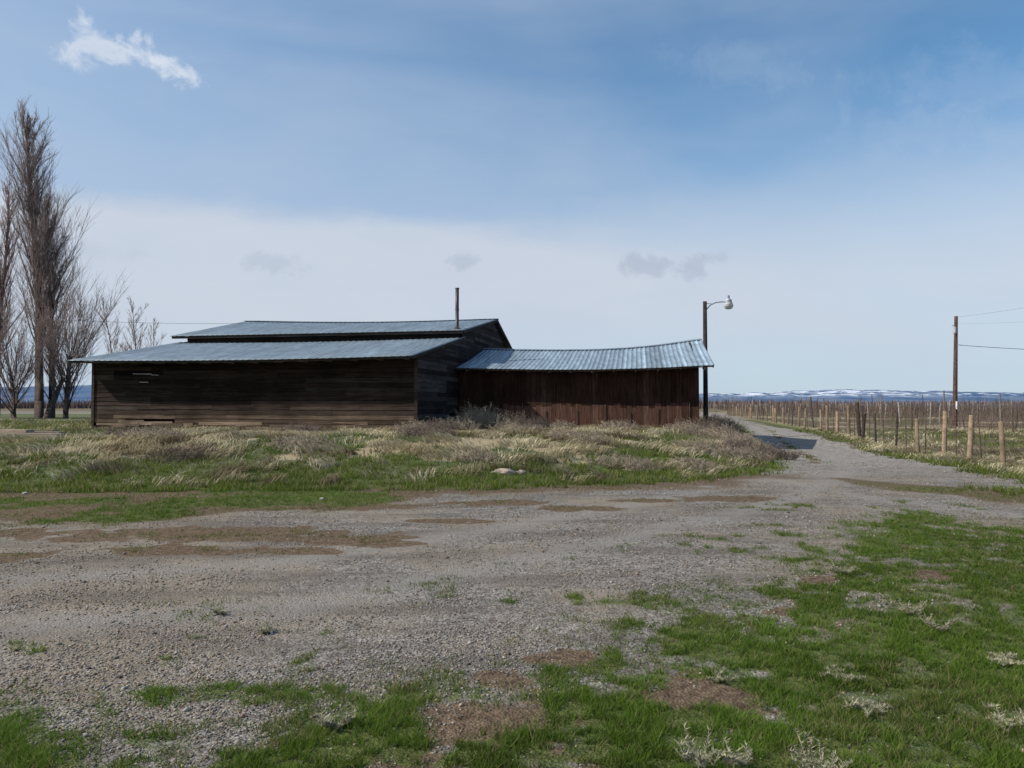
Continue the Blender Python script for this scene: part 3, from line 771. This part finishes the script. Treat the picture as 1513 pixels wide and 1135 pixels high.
# ---------------------------------------------------------------- trees
def tree(name,base,H,lean,seed,nprim=70,spread=.16,start=.12,col=(.12,.095,.085),tw=(.25,.19,.17),trunk=.32,fan=False,sec=8,ter=3,LF=.28):
    r=np.random.default_rng(seed);base=np.array(base,float)
    p0=[];p1=[];r0=[];r1=[];cl=[]
    col=np.array(col);tw=np.array(tw)
    def chain(a,d,l,ra,rb,n,bend,c,up=.0):
        pts=[a];dd=d/np.linalg.norm(d)
        for i in range(n):
            dd=dd+r.normal(0,bend,3)+np.array([0,0,up]);dd/=np.linalg.norm(dd)
            b=pts[-1]+dd*l/n;f0=ra+(rb-ra)*i/n;f1=ra+(rb-ra)*(i+1)/n
            p0.append(pts[-1]);p1.append(b);r0.append(f0);r1.append(f1);cl.append(c)
            pts.append(b)
        return pts
    td=np.array([lean[0],lean[1],1.0])
    tp=chain(base-np.array([0,0,.3]),td,H*(.93 if not fan else .45),trunk,.03 if not fan else trunk*.45,14,.03,col*.6)
    tp=np.array(tp)
    for i in range(nprim):
        f=start+(1-start)*(i+r.random())/nprim
        q=f*(len(tp)-1);j=min(int(q),len(tp)-2);a=tp[j]+(tp[j+1]-tp[j])*(q-j)
        an=r.uniform(0,6.283)
        if fan: s=r.uniform(.25,.8);l=H*.62*r.uniform(.6,1.05)
        else: s=spread*r.uniform(.7,2.1);l=H*(LF*(1-f)**.6+.05)*r.uniform(.5,1.15)
        d=np.array([math.cos(an)*s,math.sin(an)*s,1.0])
        pc=chain(a,d,l,trunk*.22*(1-.75*f)+.012,.010,7,.07,col*.8,.05)
        pc=np.array(pc)
        for k in range(sec):
            g=.15+.85*r.random();q=g*(len(pc)-1);j=min(int(q),len(pc)-2);b=pc[j]+(pc[j+1]-pc[j])*(q-j)
            an=r.uniform(0,6.283);s2=r.uniform(.2,.75)
            l2=l*r.uniform(.16,.38)
            d2=(pc[j+1]-pc[j]);d2=d2/np.linalg.norm(d2)+np.array([math.cos(an)*s2,math.sin(an)*s2,.15])
            sc=np.array(chain(b,d2,l2,.014,.007,3,.08,tw*.7,.06))
            for m in range(ter):
                g2=r.uniform(.2,1);q=g2*3;j2=min(int(q),2);b2=sc[j2]+(sc[j2+1]-sc[j2])*(q-j2)
                an=r.uniform(0,6.283);s3=r.uniform(.2,.7)
                d3=(sc[j2+1]-sc[j2]);d3=d3/np.linalg.norm(d3)+np.array([math.cos(an)*s3,math.sin(an)*s3,.2])
                chain(b2,d3,l2*r.uniform(.3,.7),.008,.004,1,.05,tw*r.uniform(.7,1.3),0)
    p0=np.array(p0);p1=np.array(p1)
    V,T,C=tubes_arr(p0,p1,np.array(r0),np.array(r1),None,3)
    C=np.repeat(np.array(cl),6,axis=0)
    np_mesh(name,V,T,M_bark,C)
def wp(px,Y): return ((px-756)*Y/F,Y,.5)
tree('poplar_tree',wp(60,60),26.3,(-.03,0),1,nprim=130,spread=.24,start=.2,trunk=.46,sec=14,ter=5,LF=.30)
tree('poplar_tree',wp(78,60.5),19.3,(.015,0),2,nprim=70,spread=.2,start=.22,trunk=.34,sec=12,ter=4)
tree('poplar_tree',wp(-4,62),20.5,(.02,0),3,nprim=66,spread=.24,start=.15,trunk=.36,tw=(.32,.21,.19),sec=10,ter=4)
tree('poplar_tree',wp(-70,61),22,(-.02,0),13,nprim=50,spread=.2,start=.12,trunk=.36)
tree('bare_tree',wp(98,58),11.6,(.06,0),4,nprim=32,fan=True,trunk=.28,start=.1,sec=15,ter=6)
tree('bare_tree',wp(22,57),9.5,(-.03,0),5,nprim=30,fan=True,trunk=.26,start=.05,sec=14,ter=6)
tree('bare_tree',wp(68,57),8.0,(.22,0),6,nprim=16,fan=True,trunk=.34,start=.3,sec=11,ter=4)
tree('slender_tree',wp(168,88),14.5,(0,0),7,nprim=34,spread=.36,start=.15,trunk=.15,tw=(.33,.26,.23),sec=12,ter=4)
tree('slender_tree',wp(205,90),14.5,(.01,0),8,nprim=38,spread=.40,start=.15,trunk=.15,tw=(.33,.26,.23),sec=12,ter=4)
tree('slender_tree',wp(224,92),12.5,(.02,0),9,nprim=28,spread=.40,start=.15,trunk=.13,tw=(.33,.26,.23),sec=10,ter=4)
# ---------------------------------------------------------------- brush
def brush(cx,cy,R,H,n,col,seed):
    r=np.random.default_rng(seed)
    rad=R*np.sqrt(r.random(n));an=r.uniform(0,6.283,n)
    x=cx+rad*np.cos(an);y=cy+rad*np.sin(an);z=gz(x,y)
    hh=H*(1-.6*(rad/R)**2)*r.uniform(.4,1.1,n)
    p0=np.column_stack([x,y,z]);dv=np.column_stack([np.cos(an)*.5*rad/R+r.normal(0,.25,n),np.sin(an)*.5*rad/R+r.normal(0,.25,n),np.ones(n)])*hh[:,None]
    p1=p0+dv;c=np.array(col)*r.uniform(.6,1.4,(n,1))
    A=tubes_arr(p0,p1,.008,.005,None,3);A=(A[0],A[1],np.repeat(c,6,axis=0))
    m=n*4;idx=r.integers(0,n,m);f=r.uniform(.3,1,m)[:,None];q0=p0[idx]+dv[idx]*f
    q1=q0+np.column_stack([r.normal(0,.10,m),r.normal(0,.10,m),r.uniform(0,.14,m)])*(.5+H)
    A2=tubes_arr(q0,q1,.006,.004,None,3);A2=(A2[0],A2[1],np.repeat(c[idx]*1.15,6,axis=0))
    return merge([A,A2])
bl=[(-3.0,28.6,.8,.6),(-2.1,30,.8,.7),(-1.3,31,.7,1.1),(.1,31.5,.6,.9),(-.4,30.4,.7,.6),(-2.3,33,.9,.8),(1.0,32.5,.6,.6),(2.2,33.2,.5,.4),(-1.2,33.6,.8,1.0),
    (8.9,33.2,.7,.9),(9.2,31.2,.9,.8),(9.5,35,.8,.9),(10.4,36.5,.9,.9),(8.8,28.5,1.0,.65),(8.1,25.8,.9,.6),(7.4,23.5,.9,.5),(10.9,39,.8,.8),(9.9,33,.6,.6),(11.9,42,.9,.8),(13,45,.9,.8),(7.0,29.5,.9,.6),(8.3,23.5,.6,.45),(6.9,21.6,.7,.4),(9.3,29.6,.7,.6),(10.1,31.5,.6,.5),
    (2.8,17.8,.7,.28),(4.5,18.4,.6,.26),(-8,18.2,.8,.28),(-.9,18.2,.5,.25),(-5.5,19.5,.8,.28),(-7.5,26.5,.8,.4),(4.5,31,.8,.5),(-10,20.5,.9,.35),(-2.6,22,.9,.35),(1.9,21.5,.9,.35),(5.6,21.8,.8,.4),(-12,24,1,.4),(-3.5,27.2,.7,.5),(.5,28.6,.8,.45)]
for i,(cx,cy,R,H) in enumerate(bl):
    V,T,C=brush(cx,cy,R,H,int(230*R),(.30,.25,.19) if i%3 else (.16,.125,.105),100+i)
    np_mesh('dry_bush',V,T,M_straw,C)
def weed(cx,cy,R,H,seed,n=16,dead=False):
    r=np.random.default_rng(seed);L=[]
    z=float(gz(cx,cy));p0=[];p1=[];lv=[]
    for i in range(n):
        an=r.uniform(0,6.283);l=r.uniform(.4,1.);pts=[np.array([cx,cy,z])+r.normal(0,.012,3)*[1,1,0]]
        hh=H*r.uniform(.5,1.15)
        for k in range(4):
            f=(k+1)/4;pts.append(np.array([cx+math.cos(an)*R*l*f**.8,cy+math.sin(an)*R*l*f**.8,z+hh*l*(f**1.1 if not dead else math.sin(f*2.3)*.6)])+r.normal(0,.008,3))
        for a,b in zip(pts[:-1],pts[1:]):
            p0.append(a);p1.append(b)
            for q in range(16):
                t=r.random();lv.append(a+(b-a)*t)
    col=np.array([.36,.33,.22])
    L.append(tubes_arr(np.array(p0),np.array(p1),.0026,.0018,col,4))
    lv=np.array(lv);m=len(lv)
    V,T,C=blades_arr(lv,r.uniform(.007,.022,m),np.full(m,.0075),r.uniform(.5,2,m),np.tile(np.array([[.52,.49,.34]]),(m,1))*r.uniform(.6,1.3,(m,1)))
    L.append((V,T,C));return merge(L)
for i,(x,y,R,H) in enumerate([(1340,905,.15,.13),(1382,930,.13,.13),(1240,845,.17,.11),(1030,1128,.15,.16),(1205,1140,.17,.17),(1275,1050,.14,.09),(1235,998,.15,.05),(1485,1066,.16,.08),(500,1070,.10,.08),(1480,978,.14,.05),(1060,1003,.10,.05),(330,905,.08,.05),(395,932,.07,.06),(1085,1132,.08,.1)]):
    wx,wy=px2w(x,y);V,T,C=weed(wx,wy,R,H,200+i,19 if i!=10 else 8,dead=i in(5,6,7,9))
    np_mesh('pale_weed',V,T,M_straw,C)
def lump(name,c,rx,ry,rz,seed,col,mat=M_stone):
    import bmesh
    bm=bmesh.new();bmesh.ops.create_icosphere(bm,subdivisions=3,radius=1)
    r=np.random.default_rng(seed);o=r.uniform(0,50,2)
    for v in bm.verts:
        n=1+.9*(float(fbm(np.array([v.co.x*1.7+o[0]]),np.array([v.co.y*1.7+v.co.z*1.3+o[1]]),seed)[0])-.5)
        v.co=Vector((v.co.x*rx*n,v.co.y*ry*n,v.co.z*rz*n))+Vector(c)
    me=bpy.data.meshes.new(name);bm.to_mesh(me);bm.free()
    a=me.color_attributes.new("Col","FLOAT_COLOR","POINT");k=np.ones((len(me.vertices),4),np.float32);k[:,:3]=col;a.data.foreach_set("color",k.ravel())
    me.materials.append(mat);link(bpy.data.objects.new(name,me))
z_=float(gz(-.2,16.6))
lump('pale_rock',(-.17,16.6,z_+.03),.28,.15,.09,1,(.46,.37,.30))
lump('pale_rock',(.20,16.75,z_+.02),.12,.1,.06,2,(.36,.31,.26))
lump('small_rock',(-3.3,13.0,.01),.045,.04,.025,3,(.36,.34,.31))
lump('small_rock',(-9.0,13.8,.01),.05,.04,.03,4,(.36,.34,.31))
# flat weathered timbers lying on the ground beyond the left end of the barn
mb=MB()
for i,(x0,y0,x1,y1,h_,dz) in enumerate([(-20.5,23.6,-13.9,22.8,.15,.0),(-20.5,24.3,-14.4,23.7,.16,.02),(-20.0,24.0,-15.2,23.3,.09,.17),(-21,22.9,-15.4,22.3,.11,.0)]):
    D=Vector((x1-x0,y1-y0,0));N=Vector((-D.y,D.x,0)).normalized()
    a=Vector((x0,y0,float(gz(x0,y0))+.05+dz));b_=Vector((x1,y1,float(gz(x1,y1))+.03+dz))
    mb.prism([a,b_,b_+Vector((0,0,h_)),a+Vector((0,0,h_))],N*.36,tuple(np.array([.30,.235,.18])*(1,.8,1.15,.7)[i]))
mb.obj('timber_stack',attr_mat('timber',2,.35,.9,stretch=(.5,6,6)))
# ---------------------------------------------------------------- sun, sky, camera
sd=Vector((-2.536,-.376,2.1)).normalized()
sl=bpy.data.lights.new('sun','SUN');sl.energy=5.0;sl.angle=math.radians(.53);sl.color=(1,.94,.85)
so=link(bpy.data.objects.new('sun',sl));so.rotation_euler=sd.to_track_quat('Z','Y').to_euler();so.location=(-30,0,30)
w=bpy.data.worlds.new('World');S.world=w;w.use_nodes=True;h=NT(w.node_tree)
bg=w.node_tree.nodes['Background'];bg.inputs['Strength'].default_value=.1
sky=h.n('ShaderNodeTexSky',sky_type='NISHITA');sky.sun_disc=False;sky.sun_elevation=math.asin(sd.z);sky.sun_rotation=math.atan2(sd.x,sd.y)
sky.altitude=400;sky.air_density=1.0;sky.dust_density=.6;sky.ozone_density=1.5
tc=h.n('ShaderNodeTexCoord');G=tc.outputs['Generated'];xyz=h.n('ShaderNodeSeparateXYZ');h.put(xyz.inputs[0],G)
az=h.m('ARCTAN2',xyz.outputs[0],xyz.outputs[1]);el=h.m('ARCSINE',xyz.outputs[2])
n1=h.noise(h.mapping(G,(1,1,3.2)),2.6,5,.55,.4)
n2=h.noise(h.mapping(G,(1,1,2.0),(0,math.radians(28),0)),5.,6,.55,.6)
n2s=h.noise(h.mapping(G,(.9,.9,4.0),(0,math.radians(32),0)),1.8,4,.5,.5)
nf=h.noise(G,26,6,.65,.4)
base=h.mix(1.0,sky.outputs[0],(1.0,1.40,1.52),'MULTIPLY')
vz=h.m('MULTIPLY_ADD',az,-.50,.46)
veil=h.m('ADD',vz,h.m('MULTIPLY',h.m('SUBTRACT',n2s,.5),1.2))
veil=h.m('ADD',veil,h.m('MULTIPLY',h.m('SUBTRACT',n2,.5),.4))
veil=h.m('ADD',veil,h.ss(el,.40,.25,0,.18),clamp=True)
veil=h.m('MULTIPLY',veil,.85)
c=h.mix(veil,base,(4.6,5.5,7.0))
wd=h.ss(az,-.15,.45,.020,.11)
e=h.m('ADD',el,h.m('MULTIPLY',h.m('SUBTRACT',n1,.5),.10))
e=h.m('ADD',e,h.m('MULTIPLY',h.m('SUBTRACT',nf,.5),.015))
lo=h.m('SUBTRACT',.240,wd);hi=h.m('ADD',.240,wd)
bk=h.m('SUBTRACT',1.0,h.ss(e,lo,hi))
bk=h.m('MULTIPLY',bk,h.ss(n1,.3,.7,.82,.98))
bk=h.m('MULTIPLY',bk,h.ss(el,.0,.10,.90,1.0))
bankcol=h.mix(h.ss(el,.0,.14),(5.2,6.3,7.5),(6.1,6.65,7.55))
bankcol=h.mix(h.ss(n2,.35,.65,0,.25),bankcol,(5.3,6.0,7.2))
c=h.mix(bk,c,bankcol)
def puff(px,py,rx,ry,col,amt,rot=0.,ns=3.2):
    global c
    a=math.atan((px-756)/F);ee=math.atan((HY-py)/math.hypot(F,px-756))
    da=h.m('SUBTRACT',az,a);de=h.m('SUBTRACT',el,ee)
    ca,sa=math.cos(rot),math.sin(rot)
    u=h.m('ADD',h.m('MULTIPLY',da,ca),h.m('MULTIPLY',de,sa));v=h.m('SUBTRACT',h.m('MULTIPLY',de,ca),h.m('MULTIPLY',da,sa))
    u=h.m('DIVIDE',u,rx/F);v=h.m('DIVIDE',v,ry/F)
    r=h.m('SQRT',h.m('ADD',h.m('MULTIPLY',u,u),h.m('MULTIPLY',v,v)))
    f=h.ss(h.m('ADD',r,h.m('MULTIPLY',h.m('SUBTRACT',nf,.5),ns)),.1,1.3,amt,0)
    c=h.mix(f,c,col)
WH=(7.6,8.1,8.9);GR=(4.3,5.0,6.2)
puff(150,68,40,24,WH,.6,rot=.1,ns=5);puff(200,72,48,14,WH,.4,rot=-.35,ns=5);puff(252,93,40,16,WH,.65,rot=-.25,ns=5)
puff(405,390,45,15,GR,.45,ns=5);puff(683,388,22,12,GR,.6,ns=4);puff(955,390,44,16,GR,.7,rot=-.1,ns=5);puff(1026,397,18,22,GR,.6,ns=5);puff(1062,380,25,12,GR,.5,ns=5);puff(130,370,45,14,GR,.2,ns=5)
for p in((1100,90,90,30),(1450,120,140,44),(1400,195,150,36)): puff(*p,(4.6,5.7,7.4),.18,rot=-.2,ns=3)
h.put(bg.inputs['Color'],c)
cam=bpy.data.cameras.new('camera');cam.sensor_width=36;cam.lens=36*F/1513;cam.clip_end=40000;cam.clip_start=.05
co=link(bpy.data.objects.new('camera',cam));co.location=(0,0,CH);co.rotation_euler=(math.radians(90)+math.atan(30.5/F),0,0)
S.camera=co
S.view_settings.view_transform='Standard';S.view_settings.look='None';S.view_settings.exposure=0
